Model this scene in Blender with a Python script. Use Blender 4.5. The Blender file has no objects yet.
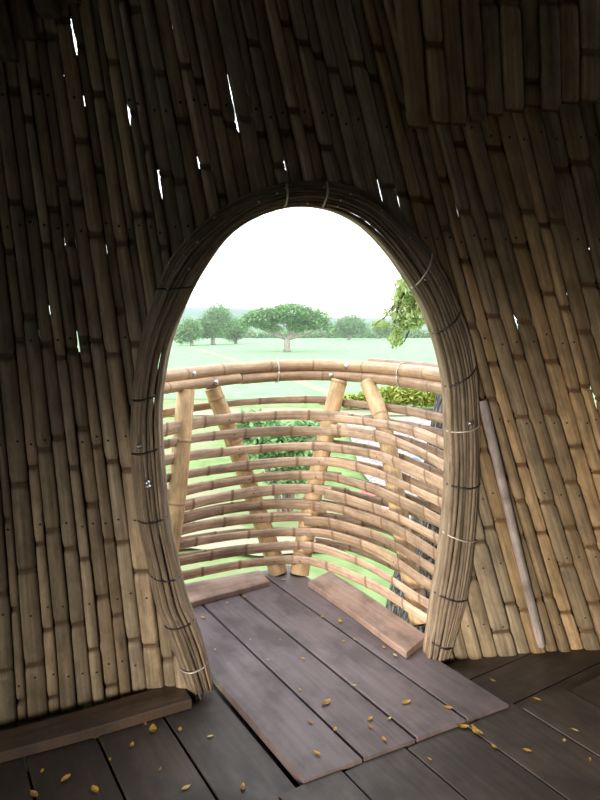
import bpy, math, random
from mathutils import Vector, noise as mnoise
random.seed(7)
R = random.uniform
sc = bpy.context.scene
COL = sc.collection

# ------------------------------------------------------------------ camera, sky, exposure
EYE = 1.45
FPX = 620.0
PITCH = math.atan(75 / FPX)
cd = bpy.data.cameras.new('camera')
cam = bpy.data.objects.new('camera', cd)
COL.objects.link(cam)
cam.location = (0, 0, EYE)
cam.rotation_euler = (math.pi / 2 - PITCH, 0, 0)
cd.sensor_fit = 'VERTICAL'
cd.sensor_height = 24
cd.lens = 24 * FPX / 800
cd.clip_start = .05
cd.clip_end = 2000
sc.camera = cam

SKY = 3.6
w = bpy.data.worlds.new('sky')
sc.world = w
w.use_nodes = True
nt = w.node_tree
bg = nt.nodes['Background']
tc = nt.nodes.new('ShaderNodeTexCoord')
sx = nt.nodes.new('ShaderNodeSeparateXYZ')
nt.links.new(tc.outputs['Generated'], sx.inputs[0])
rp = nt.nodes.new('ShaderNodeValToRGB')
rp.color_ramp.elements[0].position = 0.0
rp.color_ramp.elements[0].color = (1, 1, .99, 1)
rp.color_ramp.elements[1].position = .9
rp.color_ramp.elements[1].color = (.84, .93, 1, 1)
nt.links.new(sx.outputs['Z'], rp.inputs[0])
nt.links.new(rp.outputs[0], bg.inputs['Color'])
bg.inputs['Strength'].default_value = SKY

sd = bpy.data.lights.new('sun', 'SUN')
sun = bpy.data.objects.new('sun', sd)
COL.objects.link(sun)
sd.energy = 2.2
sd.angle = math.radians(35)
sd.color = (1, .96, .88)
sun.rotation_euler = (math.radians(38), math.radians(-14), 0)

# warm area light added in the unseen rear opening to brighten the lower walls
ld_ = bpy.data.lights.new('rear_fill', 'AREA')
lo_ = bpy.data.objects.new('rear_fill', ld_)
COL.objects.link(lo_)
ld_.shape = 'RECTANGLE'
ld_.size, ld_.size_y = 1.1, .9
ld_.energy = 29
ld_.color = (1, .88, .71)
ld_.spread = math.radians(47)
lo_.location = (-1.42, -1.5, .75)
lo_.rotation_euler = (Vector((.72, 2.55, -.10)) - lo_.location).to_track_quat('-Z', 'Y').to_euler()

vs = sc.view_settings
vs.view_transform = 'Standard'
vs.look = 'None'
vs.exposure = 0.0
vs.gamma = 1
vs.use_curve_mapping = False

# ------------------------------------------------------------------ geometry of the place
cp, sp = math.cos(PITCH), math.sin(PITCH)
def ray(px, py):
    a = (px - 300) / FPX
    b = (400 - py) / FPX
    return Vector((a, cp + b * sp, -sp + b * cp))
def on_level(px, py, z=0.0):
    d = ray(px, py)
    t = (z - EYE) / d.z
    return Vector((d.x * t, d.y * t, z))
def at_depth(px, py, y):
    d = ray(px, py)
    t = y / d.y
    return Vector((d.x * t, y, EYE + d.z * t))
def lean(z):
    return .10 * z + .03 * z * z if z > 0 else .10 * z
def ybase(x):
    y = 2.45 + .29 * x - .07 * x * x
    u = max(0, min(1, (-.30 - x) / .4))
    y += .115 * u * u * (3 - 2 * u)
    if x > 1.5: y -= .35 * (x - 1.5) ** 2
    if x < -1.4: y -= .3 * (x + 1.4) ** 2
    return y
def wy(x, z):
    return ybase(x) - lean(z)
def wnormal(x, z):
    e = .01
    tx = Vector((2 * e, wy(x + e, z) - wy(x - e, z), 0))
    tz = Vector((0, wy(x, z + e) - wy(x, z - e), 2 * e))
    n = tx.cross(tz).normalized()
    return n if n.y < 0 else -n          # into the room
def on_wall(px, py):
    d = ray(px, py)
    lo, hi = .3, 8.0
    for _ in range(50):
        m = (lo + hi) / 2
        if d.y * m > wy(d.x * m, EYE + d.z * m): hi = m
        else: lo = m
    return Vector((d.x * lo, d.y * lo, EYE + d.z * lo))
def tilt(s):
    return max(-.08, min(.42, .155 + .185 * s))
def s_of(x, z):
    lo, hi = -6.0, 8.0
    for _ in range(50):
        m = (lo + hi) / 2
        if m - tilt(m) * z > x: hi = m
        else: lo = m
    return lo
P_AX = Vector((.848, .530, 0))
Q_AX = Vector((.530, -.848, 0))
def pq(p, q, z=0.0):
    v = P_AX * p + Q_AX * q
    return Vector((v.x, v.y, z))
def to_pq(v):
    return v.x * .848 + v.y * .530, v.x * .530 - v.y * .848
def inside(poly, x, y):
    c = False
    n = len(poly)
    for i in range(n):
        x1, y1 = poly[i]
        x2, y2 = poly[i - 1]
        if (y1 > y) != (y2 > y) and x < (x2 - x1) * (y - y1) / (y2 - y1) + x1:
            c = not c
    return c
def interp(tab, x):
    if x <= tab[0][0]: return tab[0][1]
    for (a, b), (c, d) in zip(tab, tab[1:]):
        if x <= c: return b + (d - b) * (x - a) / (c - a)
    return tab[-1][1]

# ------------------------------------------------------------------ mesh builder
class MB:
    def __init__(s):
        s.v, s.f, s.tone, s.flow, s.mi = [], [], [], [], []
        s.flat = False
    def vert(s, p, tone=(1, 0, .5), flow=(0, 0, 0)):
        s.v.append((p[0], p[1], p[2])); s.tone.append(tone); s.flow.append(flow)
        return len(s.v) - 1
    def face(s, *ids, mi=0):
        s.f.append(ids); s.mi.append(mi)
    def rows(s, rows, closed=False, cap=True, mi=0):
        """rows of (point, tone, flow) lists, skinned into a sheet or a closed tube"""
        ids = [[s.vert(*q) for q in r] for r in rows]
        n = len(ids[0])
        for a, b in zip(ids, ids[1:]):
            for k in range(n if closed else n - 1):
                k2 = (k + 1) % n
                s.face(a[k], a[k2], b[k2], b[k], mi=mi)
        if closed and cap:
            s.face(*reversed(ids[0]), mi=mi)
            s.face(*ids[-1], mi=mi)
        return ids
    def build(s, name, mat, parent=None, smooth=True):
        me = bpy.data.meshes.new(name)
        me.from_pydata(s.v, [], s.f)
        mats = mat if isinstance(mat, (list, tuple)) else [mat]
        for m in mats: me.materials.append(m)
        a = me.attributes.new('tone', 'FLOAT_VECTOR', 'POINT')
        a.data.foreach_set('vector', [c for t in s.tone for c in t])
        a = me.attributes.new('flow', 'FLOAT_VECTOR', 'POINT')
        a.data.foreach_set('vector', [c for t in s.flow for c in t])
        me.polygons.foreach_set('use_smooth', [smooth and not s.flat] * len(me.polygons))
        me.polygons.foreach_set('material_index', s.mi)
        me.update()
        o = bpy.data.objects.new(name, me)
        COL.objects.link(o)
        if parent is not None: o.parent = parent
        return o
def tag(o, label=None, cat=None, group=None, kind=None):
    if label: o['label'] = label
    if cat: o['category'] = cat
    if group: o['group'] = group
    if kind: o['kind'] = kind
    return o
def empty(name, loc=(0, 0, 0)):
    o = bpy.data.objects.new(name, None)
    o.location = loc
    o.empty_display_size = .1
    COL.objects.link(o)
    return o
def keep_world(o, parent):
    """parent o (built in world coordinates) under a moved Empty"""
    o.parent = parent
    o.matrix_parent_inverse.identity()
    o.location = -Vector(parent.location)

# ------------------------------------------------------------------ materials
def new_mat(name):
    m = bpy.data.materials.new(name)
    m.use_nodes = True
    n = m.node_tree.nodes
    return m, n, m.node_tree.links, n['Principled BSDF']
def mixc(n, l, fac, a, b, blend='MIX'):
    x = n.new('ShaderNodeMix')
    x.data_type = 'RGBA'
    x.blend_type = blend
    for sock, val in ((x.inputs[0], fac), (x.inputs[6], a), (x.inputs[7], b)):
        if hasattr(val, 'links'): l.new(val, sock)
        elif isinstance(val, (int, float)): sock.default_value = val
        else: sock.default_value = (*val, 1)
    return x.outputs[2]
def bamboo(name, base, alt, node, rough=.5, bump=.25, streak=.35, spec=.4):
    """split or whole bamboo: long streaks, dark nodes, weather stains, per-piece tone"""
    m, n, l, b = new_mat(name)
    at = n.new('ShaderNodeAttribute'); at.attribute_name = 'tone'
    fl = n.new('ShaderNodeAttribute'); fl.attribute_name = 'flow'
    st = n.new('ShaderNodeSeparateXYZ'); l.new(at.outputs['Vector'], st.inputs[0])
    mp = n.new('ShaderNodeMapping'); mp.inputs['Scale'].default_value = (2.2, 75, 1)
    l.new(fl.outputs['Vector'], mp.inputs[0])
    n1 = n.new('ShaderNodeTexNoise'); n1.inputs['Scale'].default_value = 1; n1.inputs['Detail'].default_value = 3
    l.new(mp.outputs[0], n1.inputs['Vector'])
    mp2 = n.new('ShaderNodeMapping'); mp2.inputs['Scale'].default_value = (7, 16, 1)
    l.new(fl.outputs['Vector'], mp2.inputs[0])
    n2 = n.new('ShaderNodeTexNoise'); n2.inputs['Scale'].default_value = 1; n2.inputs['Detail'].default_value = 5
    n2.inputs['Roughness'].default_value = .7
    l.new(mp2.outputs[0], n2.inputs['Vector'])
    c = mixc(n, l, st.outputs[2], base, alt)
    r1 = n.new('ShaderNodeMapRange'); r1.inputs[1].default_value = .3; r1.inputs[2].default_value = .7
    r1.inputs[3].default_value = 1 - streak; r1.inputs[4].default_value = 1 + streak * .5
    l.new(n1.outputs[0], r1.inputs[0])
    r2 = n.new('ShaderNodeMapRange'); r2.inputs[1].default_value = .35; r2.inputs[2].default_value = .6
    r2.inputs[3].default_value = .62; r2.inputs[4].default_value = 1.08
    l.new(n2.outputs[0], r2.inputs[0])
    mu = n.new('ShaderNodeMath'); mu.operation = 'MULTIPLY'
    l.new(r1.outputs[0], mu.inputs[0]); l.new(r2.outputs[0], mu.inputs[1])
    mu2 = n.new('ShaderNodeMath'); mu2.operation = 'MULTIPLY'
    l.new(mu.outputs[0], mu2.inputs[0]); l.new(st.outputs[0], mu2.inputs[1])
    cmb = n.new('ShaderNodeCombineXYZ')
    for k in range(3): l.new(mu2.outputs[0], cmb.inputs[k])
    c = mixc(n, l, 1.0, c, cmb.outputs[0], 'MULTIPLY')
    c = mixc(n, l, st.outputs[1], c, node)
    l.new(c, b.inputs['Base Color'])
    b.inputs['Roughness'].default_value = rough
    b.inputs['Specular IOR Level'].default_value = spec
    bp = n.new('ShaderNodeBump'); bp.inputs['Strength'].default_value = bump; bp.inputs['Distance'].default_value = .004
    l.new(n1.outputs[0], bp.inputs['Height'])
    l.new(bp.outputs[0], b.inputs['Normal'])
    return m
def plank_mat(name, c1, c2, c3, rough, rough2=.2, spec=.5):
    """sawn dark boards: grain along flow.x, dirt and damp patches"""
    m, n, l, b = new_mat(name)
    fl = n.new('ShaderNodeAttribute'); fl.attribute_name = 'flow'
    at = n.new('ShaderNodeAttribute'); at.attribute_name = 'tone'
    st = n.new('ShaderNodeSeparateXYZ'); l.new(at.outputs['Vector'], st.inputs[0])
    mp = n.new('ShaderNodeMapping'); mp.inputs['Scale'].default_value = (2.5, 45, 1)
    l.new(fl.outputs['Vector'], mp.inputs[0])
    n1 = n.new('ShaderNodeTexNoise'); n1.inputs['Scale'].default_value = 1; n1.inputs['Detail'].default_value = 5
    l.new(mp.outputs[0], n1.inputs['Vector'])
    mp2 = n.new('ShaderNodeMapping'); mp2.inputs['Scale'].default_value = (3.2, 5, 1)
    l.new(fl.outputs['Vector'], mp2.inputs[0])
    n2 = n.new('ShaderNodeTexNoise'); n2.inputs['Scale'].default_value = 1; n2.inputs['Detail'].default_value = 6
    n2.inputs['Roughness'].default_value = .65
    l.new(mp2.outputs[0], n2.inputs['Vector'])
    r1 = n.new('ShaderNodeMapRange'); r1.inputs[1].default_value = .3; r1.inputs[2].default_value = .7
    l.new(n1.outputs[0], r1.inputs[0])
    c = mixc(n, l, r1.outputs[0], c1, c2)
    r2 = n.new('ShaderNodeMapRange'); r2.inputs[1].default_value = .42; r2.inputs[2].default_value = .60
    r2.inputs[4].default_value = .8
    l.new(n2.outputs[0], r2.inputs[0])
    c = mixc(n, l, r2.outputs[0], c, c3)
    cmb = n.new('ShaderNodeCombineXYZ')
    for k in range(3): l.new(st.outputs[0], cmb.inputs[k])
    c = mixc(n, l, 1.0, c, cmb.outputs[0], 'MULTIPLY')
    l.new(c, b.inputs['Base Color'])
    r3 = n.new('ShaderNodeMapRange'); r3.inputs[1].default_value = .35; r3.inputs[2].default_value = .65
    r3.inputs[3].default_value = rough - rough2; r3.inputs[4].default_value = rough
    l.new(n2.outputs[0], r3.inputs[0])
    l.new(r3.outputs[0], b.inputs['Roughness'])
    b.inputs['Specular IOR Level'].default_value = spec
    bp = n.new('ShaderNodeBump'); bp.inputs['Strength'].default_value = .35; bp.inputs['Distance'].default_value = .004
    l.new(n1.outputs[0], bp.inputs['Height'])
    l.new(bp.outputs[0], b.inputs['Normal'])
    return m
def plain(name, col, rough=.6, metal=0.0, var=.0, scale=10, col2=None, bump=0):
    m, n, l, b = new_mat(name)
    b.inputs['Roughness'].default_value = rough
    b.inputs['Metallic'].default_value = metal
    b.inputs['Base Color'].default_value = (*col, 1)
    if col2:
        tcn = n.new('ShaderNodeTexCoord')
        nz = n.new('ShaderNodeTexNoise'); nz.inputs['Scale'].default_value = scale; nz.inputs['Detail'].default_value = 5
        l.new(tcn.outputs['Object'], nz.inputs['Vector'])
        r = n.new('ShaderNodeMapRange'); r.inputs[1].default_value = .35; r.inputs[2].default_value = .65
        l.new(nz.outputs[0], r.inputs[0])
        l.new(mixc(n, l, r.outputs[0], col, col2), b.inputs['Base Color'])
        if bump:
            bp = n.new('ShaderNodeBump'); bp.inputs['Strength'].default_value = bump
            l.new(nz.outputs[0], bp.inputs['Height']); l.new(bp.outputs[0], b.inputs['Normal'])
    return m
def leaf_mat(name, c1, c2, trans=.35):
    m, n, l, b = new_mat(name)
    at = n.new('ShaderNodeAttribute'); at.attribute_name = 'tone'
    st = n.new('ShaderNodeSeparateXYZ'); l.new(at.outputs['Vector'], st.inputs[0])
    c = mixc(n, l, st.outputs[2], c1, c2)
    l.new(c, b.inputs['Base Color'])
    b.inputs['Roughness'].default_value = .55
    tr = n.new('ShaderNodeBsdfTranslucent'); l.new(c, tr.inputs['Color'])
    mx = n.new('ShaderNodeMixShader'); mx.inputs[0].default_value = trans
    l.new(b.outputs[0], mx.inputs[1]); l.new(tr.outputs[0], mx.inputs[2])
    out = [x for x in n if x.type == 'OUTPUT_MATERIAL'][0]
    l.new(mx.outputs[0], out.inputs[0])
    return m
M = {}
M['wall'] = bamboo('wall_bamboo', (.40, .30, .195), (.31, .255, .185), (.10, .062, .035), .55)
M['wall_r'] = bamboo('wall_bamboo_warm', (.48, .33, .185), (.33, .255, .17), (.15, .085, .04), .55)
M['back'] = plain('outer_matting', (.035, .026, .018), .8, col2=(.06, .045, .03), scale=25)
M['nail'] = plain('nail_hole', (.012, .010, .009), .6)
M['cane'] = bamboo('cane', (.32, .245, .175), (.25, .195, .145), (.12, .08, .05), .5, streak=.45)
M['lath'] = bamboo('reveal_lath', (.45, .33, .23), (.36, .27, .19), (.2, .13, .08), .5)
M['rail'] = bamboo('rail_bamboo', (.54, .35, .21), (.46, .30, .19), (.17, .085, .04), .42)
M['post'] = bamboo('post_bamboo', (.68, .46, .25), (.62, .40, .21), (.22, .12, .055), .42, streak=.18)
M['slat'] = bamboo('slat_bamboo', (.72, .52, .395), (.61, .42, .29), (.24, .13, .075), .5)
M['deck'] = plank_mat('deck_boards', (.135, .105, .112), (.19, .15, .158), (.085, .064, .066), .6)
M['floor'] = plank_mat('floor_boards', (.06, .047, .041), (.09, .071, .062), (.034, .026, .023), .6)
M['kerb'] = plank_mat('kerb_boards', (.33, .215, .165), (.46, .31, .245), (.16, .10, .075), .65)
M['ledge'] = plank_mat('ledge_board', (.075, .048, .034), (.12, .08, .055), (.035, .024, .018), .7)
M['steel'] = plain('washer_steel', (.62, .63, .66), .3, .9)
M['tie_dark'] = plain('dark_tie_wire', (.035, .03, .035), .5)
M['tie_light'] = plain('bright_tie_wire', (.66, .62, .56), .4, .3)
M['grey_lath'] = bamboo('grey_lath', (.46, .40, .40), (.42, .365, .36), (.2, .16, .14), .55)
M['bark'] = None

# ------------------------------------------------------------------ doorway outline (outer edge -> inner edge of the cane bundle)
OUT_IN = [((193,694),(212,687)),((177,650),(203,650)),((166,620),(193,620)),((157,600),(185,600)),((149,560),(175,560)),((139,520),(167,520)),
 ((134,480),(163,480)),((132,440),(160,440)),((134,400),(160,400)),((141,345),(169,345)),((157,293),(189,296)),((172,258),(206,263)),
 ((195,230),(222,240)),((222,208),(239,225)),((254,191),(262,213)),((288,182),(290,206)),((320,181),(318,207)),((350,186),(342,214)),
 ((377,199),(365,228)),((402,221),(387,251)),((422,243),(404,275)),((440,270),(420,301)),((454,302),(431,327)),((467,337),(440,357)),
 ((474,375),(446,390)),((477,420),(447,425)),((477,460),(448,460)),((475,510),(446,505)),((470,560),(440,560)),((464,597),(434,597)),
 ((455,627),(430,627)),((444,659),(426,656))]
FO = [on_wall(*a) for a, b in OUT_IN]
FI = [on_wall(*b) for a, b in OUT_IN]
def smooth_line(P, t):
    """Catmull-Rom through P, t in 0..len-1"""
    n = len(P)
    i = max(0, min(n - 2, int(t)))
    u = t - i
    p0 = P[max(0, i - 1)]; p1 = P[i]; p2 = P[i + 1]; p3 = P[min(n - 1, i + 2)]
    return .5 * ((2 * p1) + (p2 - p0) * u + (2 * p0 - 5 * p1 + 4 * p2 - p3) * u * u + (3 * p1 - p0 - 3 * p2 + p3) * u ** 3)
NF = len(OUT_IN) - 1
def frame_pt(t, a, d):
    """t along the oval, a across (0 outer, 1 inner), d metres into the room"""
    o = smooth_line(FO, t); i = smooth_line(FI, t)
    p = o.lerp(i, a)
    return p + wnormal(p.x, p.z) * d
hole = []
for k in range(0, NF * 4 + 1):
    p = frame_pt(k / 4, .72, 0)
    hole.append((p.x, p.z))
hole[0] = (hole[0][0] + .05, -.3); hole[-1] = (hole[-1][0] - .03, -.3)

# ------------------------------------------------------------------ hut wall of split bamboo
SLITS = [((77.5,28),(79,56),3),((128.5,105),(131,128),3),((160,176),(161,199),3),((171,19),(174,37),1.5),((230,82),(235,108),2),((235,110),(238,132),2),
 ((245,82),(247.5,98),2.4),((282.5,150),(287,178),2.6),((378,185),(382,202),2.6),((395.5,190),(401,215),4.5),((544,176),(547,188),2.4),((529,111),(531,115),1.6),
 ((512,310),(519,335),1.6),((580,286),(581.5,298),2),((565,289),(567,298),2),((592,389),(597,413),2.6),((588,246),(589,251),1.8),((568,222),(569,227),1.8),
 ((544,252),(545,257),1.6),((456,209),(458,216),1.8),((418,235),(420,241),1.8),((82,335),(83,350),1.2),((70,243),(70.6,246),1.6),((50,310),(50.5,313),1.4),
 ((39,334),(39.5,337),1.4),((64,74),(64.6,77),1.6),((85,103),(85.5,106),1.6),((201,163),(202,168),1.6),((57,186),(57.5,189),1.2),((107,250),(107.4,252),1.2)]
slits = []
for a, b, wd in SLITS:
    A, B = on_wall(*a), on_wall(*b)
    sa, sb = s_of(A.x, A.z), s_of(B.x, B.z)
    depth = (A.y + B.y) / 2
    slits.append(((sa + sb) / 2, min(A.z, B.z), max(A.z, B.z), wd / FPX * depth * 1.25, A.x / A.y, (A.z - EYE) / A.y))
slits.sort()
fixed = []
for s in slits:
    if not fixed or s[0] - fixed[-1] > .03: fixed.append(s[0])
S0, S1 = -2.15, 3.3
bounds = [S0]
for f in fixed + [S1]:
    L = f - bounds[-1]
    n = max(1, round(L / interp([(-2, .050), (-.6, .052), (.6, .068), (3, .072)], f)))
    a = bounds[-1]
    for k in range(1, n):
        bounds.append(a + L * (k + R(-.2, .2)) / n)
    bounds.append(f)
ZTOP = 3.05
NAIL_Z = [.13, .42, .74, 1.06, 1.40, 1.76, 2.12, 2.5]
def wall_strip(mb, s0, s1, z0, z1, off, seed, kfun, slit_l=(), slit_r=(), tone=1.0, hue=.5, clip=True, nails=None):
    """one split cane from z0 up to z1: internode cells with rounded ends and recessed dark nodes"""
    rnd = random.Random(seed)
    bounds_z = [z0]
    z = z0 + rnd.uniform(.08, .42)
    while z < z1 - .06:
        bounds_z.append(z); z += rnd.uniform(.27, .46)
    bounds_z.append(z1)
    idn = rnd.uniform(0, 90)
    wob = rnd.uniform(0, 50)
    bul = rnd.uniform(.011, .018)
    prev = None
    def row(z, wf, hf, node, tn):
        def edge(s, sl, sgn):
            g = .003 + .005 * max(0, mnoise.noise(Vector((wob + sgn * 7, z * 2.2, 0)))) 
            for (sa, za, zb, wd, _x, _z) in sl:
                if za - .004 < z < zb + .004:
                    u = (z - za) / max(1e-4, zb - za)
                    g = max(g, wd * .5 * (1 - abs(2 * u - 1) ** 3) + .001)
            return s - sgn * g
        a = edge(s0, slit_l, -1); b = edge(s1, slit_r, 1)
        c = (a + b) / 2; h = (b - a) / 2 * wf
        pts = []
        for k, u in enumerate((-1, -.93, -.6, 0, .6, .93, 1)):
            s = c + h * u
            x = s - kfun(s) * z
            prof = (0, .5, .86, 1, .86, .5, 0)[k]
            d = off + hf * bul * prof - (.010 if k in (0, 6) else 0)
            nrm = wnormal(x, z)
            p = Vector((x, wy(x, z), z)) + nrm * d
            pts.append((p, (tn, node, hue), (z, s * 1.0, idn)))
        return pts, c
    for za, zb in zip(bounds_z, bounds_z[1:]):
        L = zb - za
        tn = tone * rnd.uniform(.88, 1.1)
        zs = []
        zz = [(0, .95, .05, .95), (.008, .93, .08, .85), (.0083, .74, .12, .35), (.012, .86, .5, .1), (.019, .95, .85, 0), (.032, 1, 1, 0)]
        lst = [(za + d, wf, hf, nd) for d, wf, hf, nd in zz]
        m = max(1, int(L / .045))
        lst += [(za + .032 + (L - .064) * k / m, 1, 1, 0) for k in range(1, m)]
        lst += [(zb - d, wf, hf, nd) for d, wf, hf, nd in reversed(zz)]
        for s_ in list(slit_l) + list(slit_r):
            for q in (0, .12, .5, .88, 1):
                z_ = s_[1] + (s_[2] - s_[1]) * q
                if za + .034 < z_ < zb - .034: lst.append((z_, 1, 1, 0))
        lst.sort()
        run = []
        for z, wf, hf, nd in lst:
            r, c = row(z, wf, hf, nd, tn)
            x = c - kfun(c) * z
            if clip and inside(hole, x, z):
                if len(run) > 1: mb.rows(run)
                run = []
            else:
                run.append(r)
        if len(run) > 1: mb.rows(run)
    if nails is not None:
        for zn in NAIL_Z:
            z = zn + rnd.uniform(-.02, .02)
            if z0 + .03 < z < z1 - .03 and min(abs(z - q) for q in bounds_z) > .025 and rnd.random() < .8:
                s = s0 + (s1 - s0) * rnd.uniform(.35, .65)
                x = s - kfun(s) * z
                if clip and inside(hole, x, z): continue
                nrm = wnormal(x, z)
                c = Vector((x, wy(x, z), z)) + nrm * (off + bul + .0008)
                tx = Vector((1, 0, 0)).cross(nrm).normalized(); ty = nrm.cross(tx)
                ids = [nails.vert(c + (tx * math.cos(k * 1.047) + ty * math.sin(k * 1.047)) * .0046) for k in range(6)]
                top = nails.vert(c + nrm * .002)
                for k in range(6): nails.face(ids[k], ids[(k + 1) % 6], top)
strips = {'wall_left': (MB(), MB()), 'wall_front': (MB(), MB()), 'wall_right': (MB(), MB())}
for i, (a, b) in enumerate(zip(bounds, bounds[1:])):
    sl = [s for s in slits if abs(s[0] - a) < .031]
    sr = [s for s in slits if abs(s[0] - b) < .031]
    c = (a + b) / 2
    xs = c - tilt(c) * 1.2
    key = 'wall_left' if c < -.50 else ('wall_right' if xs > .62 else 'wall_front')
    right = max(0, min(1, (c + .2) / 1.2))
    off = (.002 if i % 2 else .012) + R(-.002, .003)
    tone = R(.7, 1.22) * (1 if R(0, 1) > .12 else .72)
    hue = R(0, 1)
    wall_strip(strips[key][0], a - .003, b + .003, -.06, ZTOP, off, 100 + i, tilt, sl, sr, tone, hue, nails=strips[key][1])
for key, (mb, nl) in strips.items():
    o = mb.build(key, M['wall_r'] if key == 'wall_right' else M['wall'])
    tag(o, {'wall_left': 'dark wall of upright split bamboo to the left of the oval doorway',
            'wall_front': 'wall of split bamboo above and beside the oval doorway',
            'wall_right': 'slanting wall of warm brown split bamboo to the right of the oval doorway'}[key], None, kind='structure')
    nl.build('nail_heads', M['nail'], o)
    strips[key] = o
# upper tier lapping over the right-hand wall, canes nearer to upright
def k_up(s): return .19
mb = MB()
def lap_z(x):
    lo = on_wall(400, 128); hi = on_wall(600, 100)
    return lo.z + (hi.z - lo.z) * (x - lo.x) / (hi.x - lo.x)
x = on_wall(404, 126).x
i = 0
while x < 2.3:
    wd = R(.055, .08)
    zl = lap_z(x) + R(-.012, .012)
    s = x + k_up(0) * zl
    wall_strip(mb, s - .002, s + wd + .002, zl, ZTOP, .040 + (.008 if i % 2 else 0), 900 + i, k_up, tone=R(.6, 1.05), hue=R(0, 1), clip=False)
    x += wd; i += 1
o = mb.build('trim_1', M['wall_r'])
tag(o, 'upper tier of split bamboo lapping over the right-hand wall', kind='structure')
# dark roof corner, upper left
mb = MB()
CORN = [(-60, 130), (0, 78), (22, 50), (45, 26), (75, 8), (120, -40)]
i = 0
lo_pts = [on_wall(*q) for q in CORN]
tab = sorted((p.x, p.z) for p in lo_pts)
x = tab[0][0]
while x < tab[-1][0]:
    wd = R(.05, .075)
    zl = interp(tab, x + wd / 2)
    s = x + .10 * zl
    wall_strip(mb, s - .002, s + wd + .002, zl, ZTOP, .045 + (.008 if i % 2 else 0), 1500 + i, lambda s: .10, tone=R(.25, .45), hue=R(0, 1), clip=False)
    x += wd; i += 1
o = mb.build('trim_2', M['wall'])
tag(o, 'dark upper corner of bamboo lapping over the left-hand wall', kind='structure')
# outer matting behind the canes, open where daylight shows through
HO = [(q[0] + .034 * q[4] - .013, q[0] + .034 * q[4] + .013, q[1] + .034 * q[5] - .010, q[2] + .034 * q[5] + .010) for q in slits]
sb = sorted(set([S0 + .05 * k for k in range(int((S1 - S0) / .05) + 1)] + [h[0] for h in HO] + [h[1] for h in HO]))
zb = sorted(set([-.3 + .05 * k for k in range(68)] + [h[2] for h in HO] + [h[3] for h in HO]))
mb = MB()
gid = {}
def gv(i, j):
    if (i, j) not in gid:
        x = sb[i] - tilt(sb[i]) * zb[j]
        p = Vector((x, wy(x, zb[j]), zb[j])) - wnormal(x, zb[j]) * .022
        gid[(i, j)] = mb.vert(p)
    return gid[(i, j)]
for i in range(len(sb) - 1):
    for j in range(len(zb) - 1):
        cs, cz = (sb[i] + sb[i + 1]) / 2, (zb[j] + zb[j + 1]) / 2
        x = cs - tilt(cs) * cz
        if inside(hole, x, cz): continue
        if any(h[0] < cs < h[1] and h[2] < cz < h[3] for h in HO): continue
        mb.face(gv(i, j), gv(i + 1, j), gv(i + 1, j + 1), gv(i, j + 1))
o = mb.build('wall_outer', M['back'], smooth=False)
tag(o, kind='structure')
# rest of the hut: side and rear wall with an opening added for fill light, and the roof
def ring(z):
    L = .10 * z + .03 * z * z
    base = [(2.55, None), (2.75, 1.4), (2.7, .3), (2.3, -.9), (1.5, -1.7), (.3, -2.1), (-.9, -1.9), (-1.9, -1.2), (-2.4, -.2), (-2.5, .8), (-2.3, None)]
    pts = []
    for x, y in base:
        if y is None:
            pts.append(Vector((x, wy(x, z) + .02, z)))
        else:
            v = Vector((x, y, 0)); c = Vector((0, .3, 0))
            dirn = (c - v).normalized()
            q = v + dirn * L
            pts.append(Vector((q.x, q.y, z)))
    return pts
mb = MB()
zs = [-.3, 0, .5, 1.0, 1.35, 2.0, 2.5, 3.05]
rr = [ring(z) for z in zs]
OPEN = {(i, j) for i in (6,) for j in (1, 2)}
ids = [[mb.vert(p) for p in r] for r in rr]
for j in range(len(zs) - 1):
    for i in range(len(rr[0]) - 1):
        if (i, j) in OPEN: continue
        mb.face(ids[j][i], ids[j][i + 1], ids[j + 1][i + 1], ids[j + 1][i])
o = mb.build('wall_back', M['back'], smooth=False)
tag(o, kind='structure')
mb = MB()
top = rr[-1] + [Vector((x, wy(x, 3.05) + .05, 3.05)) for x in (-2.0, -1.5, -1, -.5, 0, .5, 1, 1.5, 2.0, 2.3)]
ids = [mb.vert(p) for p in top]
ap = mb.vert((0, .2, 3.9))
for k in range(len(ids)):
    mb.face(ids[k], ids[(k + 1) % len(ids)], ap)
o = mb.build('ceiling', M['back'], smooth=False)
tag(o, kind='structure')

# pale grey lath fixed slantwise low on the right-hand wall
A, B = on_wall(480, 398), on_wall(539, 643)
mb = MB()
rows = []
for k in range(31):
    u = k / 30
    p = A.lerp(B, u)
    p = Vector((p.x, wy(p.x, p.z), p.z))
    n = wnormal(p.x, p.z)
    t = (B - A).normalized(); c = t.cross(n).normalized()
    h = .019 * (1 if 0 < k < 30 else .8)
    nd = .8 if k in (11, 22) else 0
    rows.append([(p + c * h * x + n * d, (1, nd, .5), (u, x * h, 3)) for x, d in ((-1, .024), (-.9, .032), (0, .037), (.9, .032), (1, .024))])
mb.rows(rows)
o = mb.build('batten', M['grey_lath'], strips['wall_right'])
o['label'] = 'pale grey lath'

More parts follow.
